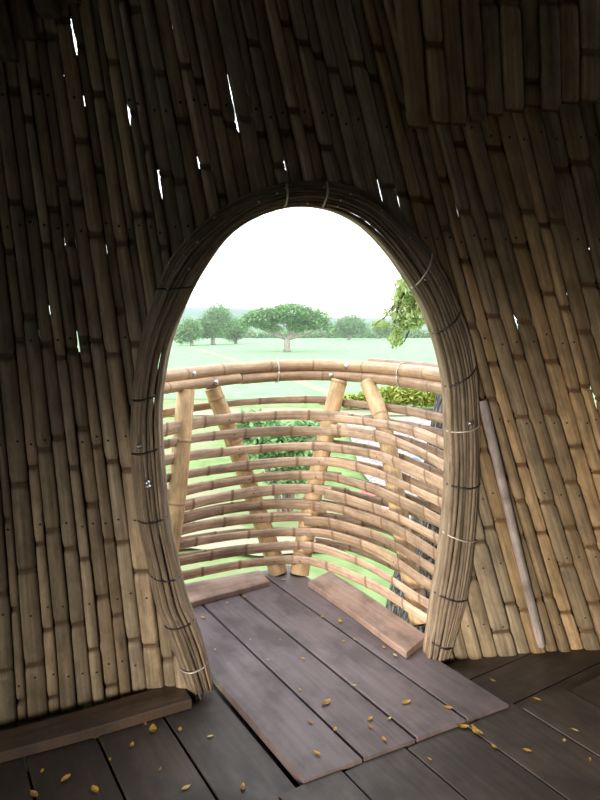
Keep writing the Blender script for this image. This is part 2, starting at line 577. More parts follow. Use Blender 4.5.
# ------------------------------------------------------------------ oval doorway of bundled canes
door = empty('door_1', tuple((FO[0] + FO[-1]) / 2))
tag(door, 'oval doorway framed by a thick bundle of split bamboo canes tied with wire', kind='structure')
NL = 9
wl = (smooth_line(FO, 8) - smooth_line(FI, 8)).length
def bundle_d(a):
    return .018 + .036 * math.sin(math.pi * min(1, max(0, a * .92 + .04)))
def sweep_cane(mb, path_fn, n, hw, th, tone, hue, idn, nodes):
    rows = []
    acc = 0; last = None
    pts = [path_fn(k / n) for k in range(n + 1)]
    for k in range(n + 1):
        p, across, nrm = pts[k]
        if last is not None: acc += (p - last).length
        last = p
        nd = max([0] + [max(0, 1 - abs(acc - q) / .012) for q in nodes])
        e = hw * (1 + .12 * nd)
        r = []
        for x, d in ((-1, -th), (-.95, 0), (-.5, th * .8), (0, th * (1 + .3 * nd)), (.5, th * .8), (.95, 0), (1, -th), (0, -th * 1.2)):
            r.append((p + across * e * x + nrm * d, (tone, nd * .7, hue), (acc, x * hw, idn)))
        rows.append(r)
    mb.rows(rows, closed=True)
for k in range(NL + 1):
    a0 = (k + .5) / NL if k < NL else .98
    rnd = random.Random(50 + k)
    ph = rnd.uniform(0, 9)
    t0 = rnd.uniform(0, .22) if k else 0.1
    t1 = NF - rnd.uniform(0, .18)
    def path(u, a0=a0, ph=ph, t0=t0, t1=t1):
        t = t0 + (t1 - t0) * u
        a = a0 + (.016 * math.sin(ph + t * .55) + .010 * math.sin(ph * 3 + t * 1.3)) * (1 if a0 < .9 else .3)
        p = frame_pt(t, a, bundle_d(a) + .004 * math.sin(ph * 2 + t * .8))
        q = frame_pt(t, min(1.3, a + .04), bundle_d(a + .04))
        q0 = frame_pt(t, a - .04, bundle_d(a - .04))
        ac = (q - q0).normalized()
        e = .05
        tg = (frame_pt(min(NF, t + e), a, 0) - frame_pt(max(0, t - e), a, 0)).normalized()
        nr = ac.cross(tg)
        if nr.dot(wnormal(p.x, p.z)) < 0: nr = -nr
        wloc = (smooth_line(FO, t) - smooth_line(FI, t)).length / wl
        return p, ac * max(.9, wloc * 1.04), nr.normalized()
    mb = MB()
    nodes = []
    z = rnd.uniform(.1, .4)
    while z < 6:
        nodes.append(z); z += rnd.uniform(.28, .42)
    sweep_cane(mb, path, 150, wl / NL * .60, .006, rnd.uniform(.75, 1.25), rnd.random(), rnd.uniform(0, 50), nodes)
    c = mb.build('cane', M['cane'])
    keep_world(c, door)
# reveal laths lining the thickness of the wall
for k in range(2):
    rnd = random.Random(80 + k)
    dd = .012 - k * .034
    def path(u, dd=dd, rnd=rnd, k=k):
        t = .05 + (NF - .1) * u
        o_, i_ = smooth_line(FO, t), smooth_line(FI, t)
        inw = (i_ - o_).normalized()
        p = frame_pt(t, 1.0, dd)
        n = wnormal(p.x, p.z)
        return p, n, inw
    mb = MB()
    sweep_cane(mb, path, 150, .021, .005, rnd.uniform(.85, 1.15), rnd.random(), rnd.uniform(0, 50), [.15 + .37 * j + k * .1 for j in range(14)])
    c = mb.build('reveal_lath', M['lath'])
    keep_world(c, door)
# tie wires round the bundle
def near_t(px, py):
    best, bt = 1e9, 0
    for k in range(NF * 10 + 1):
        p = frame_pt(k / 10, .5, 0)
        q = on_wall(px, py)
        d = (p - q).length
        if d < best: best, bt = d, k / 10
    return bt
TIES = [(178,287,0),(150,394,0),(150,447,0),(155,515,0),(164,573,0),(179,621,0),(193,661,1),(284,194,1),(321,190,1),(421,269,1),(444,322,0),(457,374,0),
        (461,427,1),(461,483,0),(460,535,1),(451,593,0),(440,641,0)]
for px, py, kind in TIES:
    t = near_t(px, py)
    rnd = random.Random(px)
    sl = rnd.uniform(-.08, .08)
    mb = MB(); rows = []
    for k in range(15):
        a = -.06 + 1.12 * k / 14
        tt = t + sl * (a - .5) * 2
        p = frame_pt(tt, a, bundle_d(a) + (.0095 if 0 < k < 14 else -.01))
        tg = (frame_pt(min(NF, tt + .1), a, 0) - frame_pt(max(0, tt - .1), a, 0)).normalized()
        n = wnormal(p.x, p.z)
        rows.append([(p + tg * .004 + n * 0, (1, 0, .5), (0, 0, 0)), (p + n * .0035, (1, 0, .5), (0, 0, 0)), (p - tg * .004, (1, 0, .5), (0, 0, 0)), (p - n * .003, (1, 0, .5), (0, 0, 0))])
    mb.rows(rows, closed=True)
    c = mb.build('wire_tie', M['tie_light'] if kind else M['tie_dark'])
    keep_world(c, door)
def washer_bolt(mb, p, n, r=.011):
    n = n.normalized()
    tx = Vector((0, 0, 1)).cross(n).normalized(); ty = n.cross(tx)
    prof = [(r, 0), (r, .002), (r * .62, .0025), (r * .58, .006), (r * .3, .0075), (.0001, .008)]
    rows = [[(p + n * d + (tx * math.cos(k * math.tau / 12) + ty * math.sin(k * math.tau / 12)) * q, (1, 0, 0), (0, 0, 0)) for k in range(12)] for q, d in prof]
    mb.rows(rows, closed=True)
for px, py in ((144, 440), (152, 474), (153, 481), (463, 417)):
    t = near_t(px, py)
    q = on_wall(px, py)
    o_, i_ = smooth_line(FO, t), smooth_line(FI, t)
    a = max(0, min(1, (q - o_).dot(i_ - o_) / (i_ - o_).length_squared))
    mb = MB()
    p = frame_pt(t, a, bundle_d(a) + .011)
    washer_bolt(mb, p, Vector((0, 0, EYE)) - p, .0105)
    c = mb.build('bolt', M['steel']); keep_world(c, door)
for px, py in ((253,202),(215,213),(172,256),(198,237),(186,250),(190,268),(177,267),(166,279),(172,284),(304,203),(273,193),(335,200),(345,194),(334,206),(282,188),(321,187),(378,211),(406,238),(416,276),(434,286)):  # small steel dots standing in for light leaks and glints along the bundle
    t = near_t(px, py)
    q = on_wall(px, py)
    o_, i_ = smooth_line(FO, t), smooth_line(FI, t)
    a = max(.05, min(.95, (q - o_).dot(i_ - o_) / (i_ - o_).length_squared))
    mb = MB()
    p = frame_pt(t, a, bundle_d(a) + .010)
    washer_bolt(mb, p, Vector((0, 0, EYE)) - p, .0042)
    c = mb.build('glint_dot', M['steel']); keep_world(c, door)

# ------------------------------------------------------------------ floors
def board(mb, p0, p1, q0, q1, z, th=.035, along='q', tone=1.0, seed=0, q1b=None, bev=.002):
    """one board, rectangle in the p/q frame of the balcony; q1b = skewed far end"""
    rnd = random.Random(seed)
    idn = rnd.uniform(0, 90)
    def V(p, q, zz):
        f = (q, p, idn) if along == 'q' else (p, q, idn)
        return (pq(p, q, zz), (tone, 0, .5), f)
    qb = q1 if q1b is None else q1b
    n = 12
    rows = []
    for k in range(n + 1):
        u = k / n
        sag = 0
        r = []
        for p, qe, zz in ((p0, q1, z - th), (p0, q1, z - bev), (p0 + bev, q1, z), ((p0 + p1) / 2, (q1 + qb) / 2, z), (p1 - bev, qb, z), (p1, qb, z - bev), (p1, qb, z - th)):
            r.append(V(p, q0 + (qe - q0) * u, zz + sag))
        rows.append(r)
    mb.rows(rows, closed=True)
    mb.flat = True
SEAM = lambda p: -1.555 + .09 * (p - .86)
deck = empty('balcony_deck', tuple(pq(1.42, -2.3, 0)))
tag(deck, 'deck of four long dark boards running through the oval doorway onto the balcony', kind='structure')
edges = [.975, 1.205, 1.425, 1.655, 1.868]
for k, (a, b) in enumerate(zip(edges, edges[1:])):
    mb = MB()
    board(mb, a + .006, b - .006, -3.11, SEAM(a), R(-.002, .002), seed=k, tone=R(.9, 1.1), q1b=SEAM(b))
    o = mb.build('floor_board', M['deck']); keep_world(o, deck)
floor = empty('floor', (0, 0, 0))
tag(floor, 'dark worn board floor inside the hut', kind='structure')
# left of the deck, boards run the same way
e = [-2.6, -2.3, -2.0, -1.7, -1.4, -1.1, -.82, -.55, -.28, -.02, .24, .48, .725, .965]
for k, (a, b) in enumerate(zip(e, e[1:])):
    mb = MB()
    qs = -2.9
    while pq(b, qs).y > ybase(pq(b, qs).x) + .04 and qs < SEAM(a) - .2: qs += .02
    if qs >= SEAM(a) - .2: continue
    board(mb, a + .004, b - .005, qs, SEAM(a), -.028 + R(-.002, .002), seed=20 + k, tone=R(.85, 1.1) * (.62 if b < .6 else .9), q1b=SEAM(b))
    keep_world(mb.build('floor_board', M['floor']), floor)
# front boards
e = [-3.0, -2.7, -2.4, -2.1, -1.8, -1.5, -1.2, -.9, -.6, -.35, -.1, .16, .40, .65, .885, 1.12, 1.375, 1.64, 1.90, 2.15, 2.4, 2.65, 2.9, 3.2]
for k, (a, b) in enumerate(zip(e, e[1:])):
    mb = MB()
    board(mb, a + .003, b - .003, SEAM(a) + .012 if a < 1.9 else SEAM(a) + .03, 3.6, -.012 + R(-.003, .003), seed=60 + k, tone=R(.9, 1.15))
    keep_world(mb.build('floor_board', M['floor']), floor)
# right of the deck, boards run across
q = -2.75
k = 0
while q < -1.35:
    mb = MB()
    q2 = min(q + .21, -1.36)
    ps = 1.875
    while pq(ps, q).y > ybase(pq(ps, q).x) + .06 and ps < 3.2: ps += .02
    board(mb, ps, 3.4, q + .003, q2 - .003, -.035 + R(-.002, .002), along='p', seed=90 + k, tone=R(.75, .95))
    keep_world(mb.build('floor_board', M['floor']), floor)
    q += .21; k += 1
# unseen slabs added underneath to block light, so that the gaps read dark
mb = MB()
board(mb, -2.4, 3.0, -1.7, 3.2, -.10, .08, seed=5)
board(mb, .972, 1.85, -3.08, -1.72, -.06, .06, seed=6)
board(mb, -.6, .97, -2.2, -1.69, -.10, .08, seed=7)
board(mb, 1.9, 3.0, -1.85, -1.69, -.10, .06, seed=8)
keep_world(mb.build('light_block_slab', M['back']), floor)

# loose kerb boards on the deck and the ledge along the left wall
def loose_board(name, pts, z0, th, mat, label, cat, ax=None):
    """pts: four plan corners, counter-clockwise"""
    c = sum((Vector((p[0], p[1], 0)) for p in pts), Vector()) / 4
    e = empty(name, (c.x, c.y, z0))
    me = MB()
    n = 10
    A, B, C_, D = [Vector((p[0], p[1], 0)) for p in pts]
    rows = []
    L = (B - A).length; W_ = (D - A).length
    bev = .005
    for k in range(n + 1):
        u = k / n
        a = A.lerp(B, u); d = D.lerp(C_, u)
        cr = (d - a).normalized()
        wob = .004 * math.sin(u * 7 + L)
        r = []
        for base, s, zz in ((a, 0, z0), (a, 0, z0 + th - bev), (a, bev, z0 + th), (a, W_ / 2, z0 + th + .001), (d, -bev, z0 + th), (d, 0, z0 + th - bev), (d, 0, z0)):
            r.append((base + cr * (s + wob) + Vector((0, 0, zz)), (1, 0, .5), (u * L, s if base is a else W_ + s, L * 7)))
        rows.append(r)
    me.rows(rows, closed=True)
    o = me.build(name, mat, smooth=False)
    bpy.data.objects.remove(e)
    tag(o, label, cat)
    return o
def P2(v): return (v.x, v.y)
K = lambda px, py: P2(on_level(px, py, .038))
loose_board('kerb_plank', [K(259, 569), K(148, 590), K(157, 611), K(269, 580)], .004, .030, M['kerb'],
            'short weathered plank lying along the far left edge of the balcony deck', 'plank')
loose_board('kerb_plank', [K(428, 634), K(331, 570), K(309, 580.5), K(407, 651)], .004, .030, M['kerb'],
            'reddish weathered plank lying along the right edge of the balcony deck, against the slats', 'plank')
la, lb = on_level(-60, 774, .0), on_level(192, 703, .0)
lc, ld = on_level(180, 681, .012), on_level(-60, 748, .012)
off = (lb - la).normalized()
loose_board('ledge_plank', [P2(la), P2(lb), (lc.x, lc.y), (ld.x, ld.y)], -.024, .036, M['ledge'],
            'long dark plank lying on the floor at the foot of the left bamboo wall', 'plank')

# ------------------------------------------------------------------ balcony railing
RAILPX = [(120,381,2.85),(140,379,3.02),(165,376.5,3.2),(200,372.5,3.42),(250,367.5,3.64),(300,365,3.78),(350,366,3.74),(397,369.5,3.46),(420,372,3.22),(443,375,2.98),(472,378.5,2.66)]
CT = [at_depth(*q) for q in RAILPX]
ZB = .10
BOTPX = [(125,580),(150,575),(180,569),(205,564),(245,558),(290,555.5),(325,559),(365,572),(398,588),(430,609),(458,625)]
CB = [on_level(px, py, ZB) for px, py in BOTPX]
def surf(t, z, off=0.0):
    """point of the railing's basket surface: t along 0..1, z height, off outwards"""
    n = len(CT) - 1
    b = smooth_line(CB, t * n); c = smooth_line(CT, t * n)
    f = (z - ZB) / (c.z - ZB)
    p = b.lerp(c, f)
    b2 = smooth_line(CB, min(1, t + .02) * n).lerp(smooth_line(CT, min(1, t + .02) * n), f)
    b1 = smooth_line(CB, max(0, t - .02) * n).lerp(smooth_line(CT, max(0, t - .02) * n), f)
    tg = b2 - b1; tg.z = 0
    out = Vector((-tg.y, tg.x, 0)).normalized()
    p = p + out * off
    return p
def px_of(p):
    d = Vector(p) - Vector((0, 0, EYE))
    f = d.y * cp - d.z * sp
    u = d.y * sp + d.z * cp
    return 300 + FPX * d.x / f, 400 - FPX * u / f
def t_for_px(px, z):
    lo, hi = 0.0, 1.0
    for _ in range(40):
        m = (lo + hi) / 2
        if px_of(surf(m, z))[0] > px: hi = m
        else: lo = m
    return lo
rail = empty('balcony_railing', tuple(on_level(288, 577, 0)))
tag(rail, 'curved bamboo balcony railing with thin horizontal slats seen through the oval doorway', 'railing')
def tube(mb, pts, rad, nseg=14, node_gap=.3, tone=1.0, hue=.5, idn=0, hollow=True, first=.1, swell=.05):
    acc = 0; rows = []
    L = [0]
    for a, b in zip(pts, pts[1:]): L.append(L[-1] + (b - a).length)
    nodes = []
    z = first
    while z < L[-1]:
        nodes.append(z); z += node_gap * R(.85, 1.15)
    # resample with extra rings at the nodes
    par = sorted(set([L[-1] * k / 48 for k in range(49)] + [q + d for q in nodes for d in (-.010, -.004, 0, .004, .010) if 0 < q + d < L[-1]]))
    def at(s):
        for i in range(len(L) - 1):
            if s <= L[i + 1] or i == len(L) - 2:
                u = (s - L[i]) / max(1e-9, L[i + 1] - L[i])
                return pts[i].lerp(pts[i + 1], u), (pts[i + 1] - pts[i]).normalized()
    ref = None
    for s in par:
        p, _t = at(s)
        a_, _ = at(max(0, s - .03)); b_, _ = at(min(L[-1], s + .03))
        tg = (b_ - a_).normalized()
        if ref is None:
            ref = Vector((0, 0, 1)) if abs(tg.z) < .8 else Vector((0, 1, 0))
        x = tg.cross(ref).normalized(); y = x.cross(tg).normalized(); ref = y
        nd = max([0] + [max(0, 1 - abs(s - q) / .009) for q in nodes])
        r = rad(s / L[-1]) * (1 + swell * nd)
        rows.append([(p + (x * math.cos(k * math.tau / nseg) + y * math.sin(k * math.tau / nseg)) * r, (tone, .75 * nd, hue), (s, r * k * math.tau / nseg, idn)) for k in range(nseg)])
    mb.rows(rows, closed=True, cap=not hollow)
    if hollow:
        for end, sgn in ((0, 1), (-1, -1)):
            rr_ = rows[end]; c = sum((q[0] for q in rr_), Vector()) / nseg
            nxt = rows[1 if end == 0 else -2]
            c2 = sum((q[0] for q in nxt), Vector()) / nseg
            ax = (c2 - c).normalized()
            inner = [(c.lerp(q[0], .74), (tone * .9, .2, hue), q[2]) for q in rr_]
            deep = [(c.lerp(q[0], .70) + ax * .04, (tone * .5, .9, hue), q[2]) for q in rr_]
            ids = mb.rows([rr_, inner, deep], closed=True, cap=False)
            mb.face(*ids[-1])
def ct_path(t0, t1, dz, off, n=60):
    N = len(CT) - 1
    out = []
    for k in range(n + 1):
        t = t0 + (t1 - t0) * k / n
        c = smooth_line(CT, t * N)
        p = surf(t, c.z, off); p.z += dz
        out.append(p)
    return out
RR = .037
mb = MB(); tube(mb, ct_path(.02, .995, .0, 0), lambda u: RR * (1 - .08 * u), tone=1.05, hue=.2, idn=4, first=.2, node_gap=.30)
keep_world(mb.build('handrail', M['rail']), rail)
tj = t_for_px(237, 1.15)
mb = MB(); tube(mb, ct_path(.02, tj, -.056, -.022), lambda u: .031, tone=.98, hue=.1, idn=9, first=.33, node_gap=.33)
keep_world(mb.build('lower_rail', M['rail']), rail)
mb = MB(); tube(mb, ct_path(tj + .006, .975, -.062, .0), lambda u: .033, tone=.95, hue=.6, idn=14, first=.25, node_gap=.32)
keep_world(mb.build('lower_rail', M['rail']), rail)
mb = MB(); tube(mb, ct_path(t_for_px(362, 1.2), .99, .018, .075), lambda u: .03, tone=.75, hue=.8, idn=24, first=.15, node_gap=.34)
keep_world(mb.build('back_rail', M['rail']), rail)
# posts, each standing between the inner and the outer slats
POSTS = [((182, 0), (153, .0), .055, -.125), ((212, 0), (279, .0), .055, 0), ((339, 0), (300, .0), .057, 0), ((367, 0), (422, .0), .052, 0)]
post_ts = []
for k, ((pa, za), (pb, zb_), r, po) in enumerate(POSTS):
    ta, tb = t_for_px(pa, 1.1), t_for_px(pb, .06)
    za = smooth_line(CT, ta * (len(CT) - 1)).z - (.088 if k else .082)
    pts = []
    for j in range(25):
        u = j / 24
        z = zb_ + (za - zb_) * u
        pts.append(surf(tb + (ta - tb) * u, z, po * (1 - u) + (-.03 if k == 0 else 0) * u))
    mb = MB(); tube(mb, pts, lambda u, r=r: r * (.86 + .14 * (1 - u)), nseg=18, tone=R(.95, 1.1), hue=R(0, .6), idn=30 + k * 5, first=.16 if k != 2 else .13, node_gap=.33)
    keep_world(mb.build('post', M['post']), rail)
    if k: post_ts.append((ta, tb))
def slat(t0, t1, zc, off, hw, th, seed, dark=1.0, slope=0.0):
    rnd = random.Random(seed)
    mb = MB(); rows = []
    n = max(16, int((t1 - t0) * 110))
    pts = [surf(t0 + (t1 - t0) * k / n, zc + slope * (k / n - .5) + .007 * math.sin(rnd.random() * .0 + seed + k / n * 5), off) for k in range(n + 1)]
    L = [0]
    for a, b in zip(pts, pts[1:]): L.append(L[-1] + (b - a).length)
    nodes = []
    z = rnd.uniform(.05, .25)
    while z < L[-1]: nodes.append(z); z += rnd.uniform(.2, .32)
    tone = dark * rnd.uniform(.8, 1.15); hue = rnd.random(); idn = rnd.uniform(0, 90)
    par = sorted(set(L + [q + d for q in nodes for d in (-.011, -.006, .006, .011) if 0 < q + d < L[-1]]))
    for s in par:
        seg = sum(1 for q in nodes if q < s)
        tseg = tone * (.86 + .28 * ((seg * 7919 + seed * 31) % 97) / 97)
        i = max(j for j in range(len(L)) if L[j] <= s + 1e-9); i = min(i, len(L) - 2)
        p = pts[i].lerp(pts[i + 1], (s - L[i]) / (L[i + 1] - L[i]))
        tg = (pts[min(n, i + 2)] - pts[max(0, i - 1)]).normalized()
        up = Vector((0, 0, 1)); up = (up - tg * up.dot(tg)).normalized()
        inn = tg.cross(up).normalized()
        if inn.y > 0 and abs(inn.y) > .1: inn = -inn
        if inn.dot(Vector((0, 2.0, .6)) - p) < 0: inn = -inn
        up = (up + inn * .18 * rnd.uniform(.9, 1.1)).normalized()
        nd = max([0] + [max(0, min(1, 1.9 - abs(s - q) / .006)) for q in nodes])
        h = hw * (1 + .09 * nd) * (1 + .12 * math.sin(seed * 3.3 + s * 5))
        r = []
        for x, d in ((-1, -th * .7), (-.92, 0), (-.5, th * .75), (0, th * (1 + .25 * nd)), (.5, th * .75), (.92, 0), (1, -th * .7), (0, -th * .3)):
            r.append((p + up * h * x + inn * d, (tseg, .8 * nd, hue), (s, x * h, idn)))
        rows.append(r)
    mb.rows(rows, closed=True)
    # nail heads
    for ta, tb in post_ts:
        f = zc / 1.08
        t = tb + (ta - tb) * f
        if t0 + .01 < t < t1 - .01 and off < 0:
            q = surf(t, zc + slope * ((t - t0) / (t1 - t0) - .5), off)
            inn = (surf(t, zc, -.2) - surf(t, zc, 0)).normalized()
            c = q + inn * (th * 1.25)
            x = Vector((0, 0, 1)).cross(inn).normalized()
            ids = [mb.vert(c + (x * math.cos(a * 1.047) + Vector((0, 0, 1)) * math.sin(a * 1.047)) * .0045, (.05, 1, 0)) for a in range(6)]
            mb.face(*ids, mi=1)
    keep_world(mb.build('slat', [M['slat'], M['nail']]), rail)
# inner slats at the heights read along the middle of the railing
def z_mid(py):
    lo, hi = 0.02, 1.2
    t = .5
    for _ in range(40):
        m = (lo + hi) / 2
        if px_of(surf(t_for_px(300, m), m))[1] > py: lo = m
        else: hi = m
    return lo
tm = [t_for_px(310, .6), t_for_px(340, .9)]
INNER = [415, 430, 446, 462, 476, 491, 505, 518, 532, 547, 562]
for k, py in enumerate(INNER):
    z = z_mid(py - (py - 325) * .021)
    tj = t_for_px(interp([(415, 345), (500, 325), (562, 300)], py) + R(-6, 6), z)
    slat(.04, tj + R(.005, .03), z + R(-.005, .005), -.064, .029 * R(.9, 1.1), .0045, 200 + k, slope=R(-.012, .012))
    slat(tj - R(.0, .02), .995, z + R(-.004, .012) - .004, -.078, .029 * R(.9, 1.1), .0045, 300 + k, slope=R(-.015, .02))
OUTER = [404, 420, 435, 451, 467, 481, 496, 510, 523, 537, 552]
for k, py in enumerate(OUTER):
    z = z_mid(py - 5 - (py - 5 - 325) * .021) - .030
    slat(.04, t_for_px(330, z) + R(0, .06), z, .066, .023 * R(.9, 1.1), .0045, 400 + k, dark=.9, slope=R(-.018, .018))
    slat(t_for_px(320, z) - R(0, .04), .995, z + R(-.008, .008), .078, .023 * R(.9, 1.1), .0045, 500 + k, dark=.9, slope=R(-.02, .02))
# bolts and wire on the rails
for px, dz, off in ((190, 0, -1), (210, -.058, -1), (331, -.06, -1), (348, 0, -1), (412, .045, 0)):
    t = t_for_px(px, 1.18)
    c = smooth_line(CT, t * (len(CT) - 1))
    inn = (surf(t, c.z, -.2) - surf(t, c.z, 0)).normalized()
    mb = MB()
    p = surf(t, c.z, -.024 if (dz < -.05 and px < 237) else 0) + Vector((0, 0, dz)) + (inn * .034 if off else Vector())
    washer_bolt(mb, p, inn if off else Vector((0, 0, 1)), .016)
    keep_world(mb.build('bolt', M['steel']), rail)
for px in (276, 402):
    t = t_for_px(px, 1.18)
    N = len(CT) - 1
    c = smooth_line(CT, t * N); c2 = smooth_line(CT, t * N + .1)
    tg = (c2 - c).normalized(); up = Vector((0, 0, 1)); inn = (surf(t, c.z, -.2) - surf(t, c.z, 0)).normalized()
    mb = MB(); rows = []
    m = c + up * -.03
    for k in range(25):
        a = k / 24 * math.tau
        p = m + inn * math.cos(a) * .042 + up * math.sin(a) * (.072)
        ra = (inn * math.cos(a) + up * math.sin(a)) * .003
        rows.append([(p + tg * .005, (1, 0, 0), (0, 0, 0)), (p + ra, (1, 0, 0), (0, 0, 0)), (p - tg * .005, (1, 0, 0), (0, 0, 0)), (p - ra, (1, 0, 0), (0, 0, 0))])
    mb.rows(rows, closed=True)
    keep_world(mb.build('wire_tie', M['tie_light']), rail)

# ------------------------------------------------------------------ fallen leaves
M['fallen'] = [plain('dry_leaf_yellow', (.50, .31, .045), .6, col2=(.36, .18, .03), scale=60),
               plain('dry_leaf_brown', (.26, .12, .04), .65, col2=(.38, .22, .06), scale=60),
               plain('dry_leaf_pale', (.52, .42, .20), .6, col2=(.40, .28, .09), scale=60)]
def level_at(v):
    p, q = to_pq(v)
    if q > SEAM(p): return -.010
    if p < .97: return -.026
    if p > 1.87: return -.033
    return .002
def fallen_leaf(px, py, L, mi, label, group, z=None):
    v = on_level(px, py, 0)
    zz = level_at(v) if z is None else z
    v = on_level(px, py, zz)
    a = R(0, math.tau)
    mb = MB(); rows = []
    bend = R(.10, .35); curl = R(.15, .5)
    for k in range(7):
        u = k / 6
        hw = L * .26 * math.sin(math.pi * (u * .94 + .03)) ** .8
        r = []
        for s in (-1, -.5, 0, .5, 1):
            x = (u - .5) * L; y = s * hw
            z = .002 + L * bend * ((u - .5) ** 2) * 2 + curl * abs(s) * hw * .8
            r.append((Vector((x * math.cos(a) - y * math.sin(a), x * math.sin(a) + y * math.cos(a), z)), (1, 0, .5), (0, 0, 0)))
        rows.append(r)
    mb.rows(rows)
    # short stalk
    d = Vector((math.cos(a), math.sin(a), 0))
    st = [[(Vector(d * L * -.5 - d * L * .22 * k) + Vector((0, o_ * .001, .003 + (L * bend * .5) * (1 - k))), (1, 0, .5), (0, 0, 0)) for o_ in (-1, 1)] for k in (0, 1)]
    mb.rows(st)
    o = mb.build('fallen_leaf', M['fallen'][mi])
    o.location = (v.x, v.y, v.z)
    tag(o, label, 'leaf', group)
GA, GB, GC = 'fallen leaves on the deck boards', 'fallen leaves on the front floorboards', 'fallen leaves on the left floorboards'
COLOUR = ('yellow', 'brown', 'pale straw')
def auto_label(px, py, L, mi):
    """which leaf it is: its colour, its board and how far along the board it lies"""
    p, q = to_pq(on_level(px, py, 0))
    size = 'tiny' if L < .019 else 'small'
    word = size + ' ' + COLOUR[mi] + ' leaf'
    if q > SEAM(p):
        near = 'just past the cross seam' if q < SEAM(p) + .22 else 'well past the cross seam'
        return word + ' on the front floorboards, ' + near
    if p < .97:
        far = 'near the ledge plank' if q < -1.95 else ('midway to the seam' if q < -1.7 else 'far from the ledge plank')
        side = 'first' if p > .70 else ('second' if p > .45 else 'third' if p > .2 else 'fourth')
        return word + ' on the ' + side + ' board left of the deck, ' + far
    i = 0 if p < 1.205 else 1 if p < 1.425 else 2 if p < 1.655 else 3
    board_ = ('leftmost', 'second', 'third', 'rightmost')[i]
    far = 'at its far end' if q < -2.75 else 'halfway along' if q < -2.1 else 'near the cross seam'
    return word + ' on the ' + board_ + ' deck board, ' + far
def auto_leaf(px, py, L, mi, group):
    fallen_leaf(px, py, L, mi, auto_label(px, py, L, mi), group)
for px, py, L in ((310,722,.025),(335,730,.025),(317,754,.03),(370,719,.03),(370,727,.025),(384,740,.026),
                  (354,686,.02),(203,618,.028),(198,601,.025),(227,603,.02),(245,597,.025),(284,580,.03),
                  (322,617,.022),(343,642,.02),(384,648,.025),(395,656,.03),(303,659,.02),(250,640,.015),(300,690,.016),(268,660,.014),(215,650,.016),(355,640,.018),(280,640,.014)):
    auto_leaf(px, py, L, random.choice((0, 0, 1, 2)), GA)
fallen_leaf(326, 703, .05, 1, 'curled brown leaf, the largest on the middle of the deck boards', GA)
fallen_leaf(406, 703, .042, 0, 'flat yellow leaf on the deck board right of the largest brown leaf', GA)
fallen_leaf(448, 708, .04, 0, 'bright yellow leaf on the deck near its front right corner', GA)
fallen_leaf(389, 719, .022, 2, 'tiny pale leaf on the seam between the two right-hand deck boards', GA)
fallen_leaf(340, 622, .04, 0, 'yellow leaf lying on the deck beside the right kerb plank', GA)
for px, py, L in ((494,747,.028),(527,751,.03),(564,741,.022),(480,733,.03),(575,731,.025),(430,760,.016),(590,760,.016)):
    auto_leaf(px, py, L, random.choice((0, 0, 2)), GB)
fallen_leaf(463, 727, .045, 0, 'long yellow leaf lying just across the seam in front of the deck', GB)
fallen_leaf(476, 732, .05, 0, 'broad yellow leaf on the front floorboards right of the cross seam', GB)
fallen_leaf(493, 681, .028, 2, 'lone pale leaf on the dark floor right of the deck', 'fallen leaves on the right floor')
fallen_leaf(537, 700, .03, 0, 'yellow leaf at the edge where the right floor meets the front boards', 'fallen leaves on the right floor')
for px, py, L in ((132,746,.028),(96,738,.028),(66,779,.04),(34,795,.04),(180,730,.028),(210,737,.022),(42,772,.022),(243,788,.03),(145,724,.022),(110,760,.018),(160,770,.018)):
    auto_leaf(px, py, L, random.choice((0, 0, 1, 2)), GC)
fallen_leaf(153, 730, .05, 0, 'largest yellow leaf on the floor just in front of the ledge plank', GC)
fallen_leaf(95, 790, .04, 0, 'bright yellow leaf on the darkest floorboards at the bottom left', GC)
fallen_leaf(186, 788, .03, 2, 'pale curled leaf on the seam of the left floorboards', GC)
fallen_leaf(186, 708, .035, 1, 'orange brown leaf beside the end of the ledge plank', GC)
fallen_leaf(396, 606, .035, 0, 'yellow leaf lying on the right kerb plank', 'fallen leaves on the kerb planks', z=.039)

same = {}
for o in COL.objects:
    if o.name.startswith('fallen_leaf'): same.setdefault(o['label'], []).append(o)
for lab, lst in same.items():
    if len(lst) > 1:
        lst.sort(key=lambda o: to_pq(o.location)[1])
        words_ = {2: ['farther', 'nearer'], 3: ['farthest', 'middle', 'nearest'], 4: ['farthest', 'second farthest', 'second nearest', 'nearest']}.get(len(lst))
        if words_:
            for o, wd in zip(lst, words_): o['label'] = wd + ' ' + lab

# ------------------------------------------------------------------ outdoors
GZ = -1.6
def ground_mat(name, c1, c2, c3, s1, s2, rough=.95, rowdir=None):
    m, n, l, b = new_mat(name)
    t = n.new('ShaderNodeTexCoord')
    a = n.new('ShaderNodeTexNoise'); a.inputs['Scale'].default_value = s1; a.inputs['Detail'].default_value = 6
    c = n.new('ShaderNodeTexNoise'); c.inputs['Scale'].default_value = s2; c.inputs['Detail'].default_value = 3
    l.new(t.outputs['Object'], a.inputs['Vector']); l.new(t.outputs['Object'], c.inputs['Vector'])
    r = n.new('ShaderNodeMapRange'); r.inputs[1].default_value = .35; r.inputs[2].default_value = .65; l.new(a.outputs[0], r.inputs[0])
    r2 = n.new('ShaderNodeMapRange'); r2.inputs[1].default_value = .45; r2.inputs[2].default_value = .7; l.new(c.outputs[0], r2.inputs[0])
    l.new(mixc(n, l, r2.outputs[0], mixc(n, l, r.outputs[0], c1, c2), c3), b.inputs['Base Color'])
    b.inputs['Roughness'].default_value = rough
    b.inputs['Specular IOR Level'].default_value = .1
    return m
M['lawn'] = ground_mat('lawn_grass', (.13, .20, .07), (.20, .28, .11), (.27, .25, .17), 3, .35)
M['field'] = ground_mat('crop_field', (.17, .31, .16), (.25, .40, .22), (.20, .34, .19), 1.2, .05)
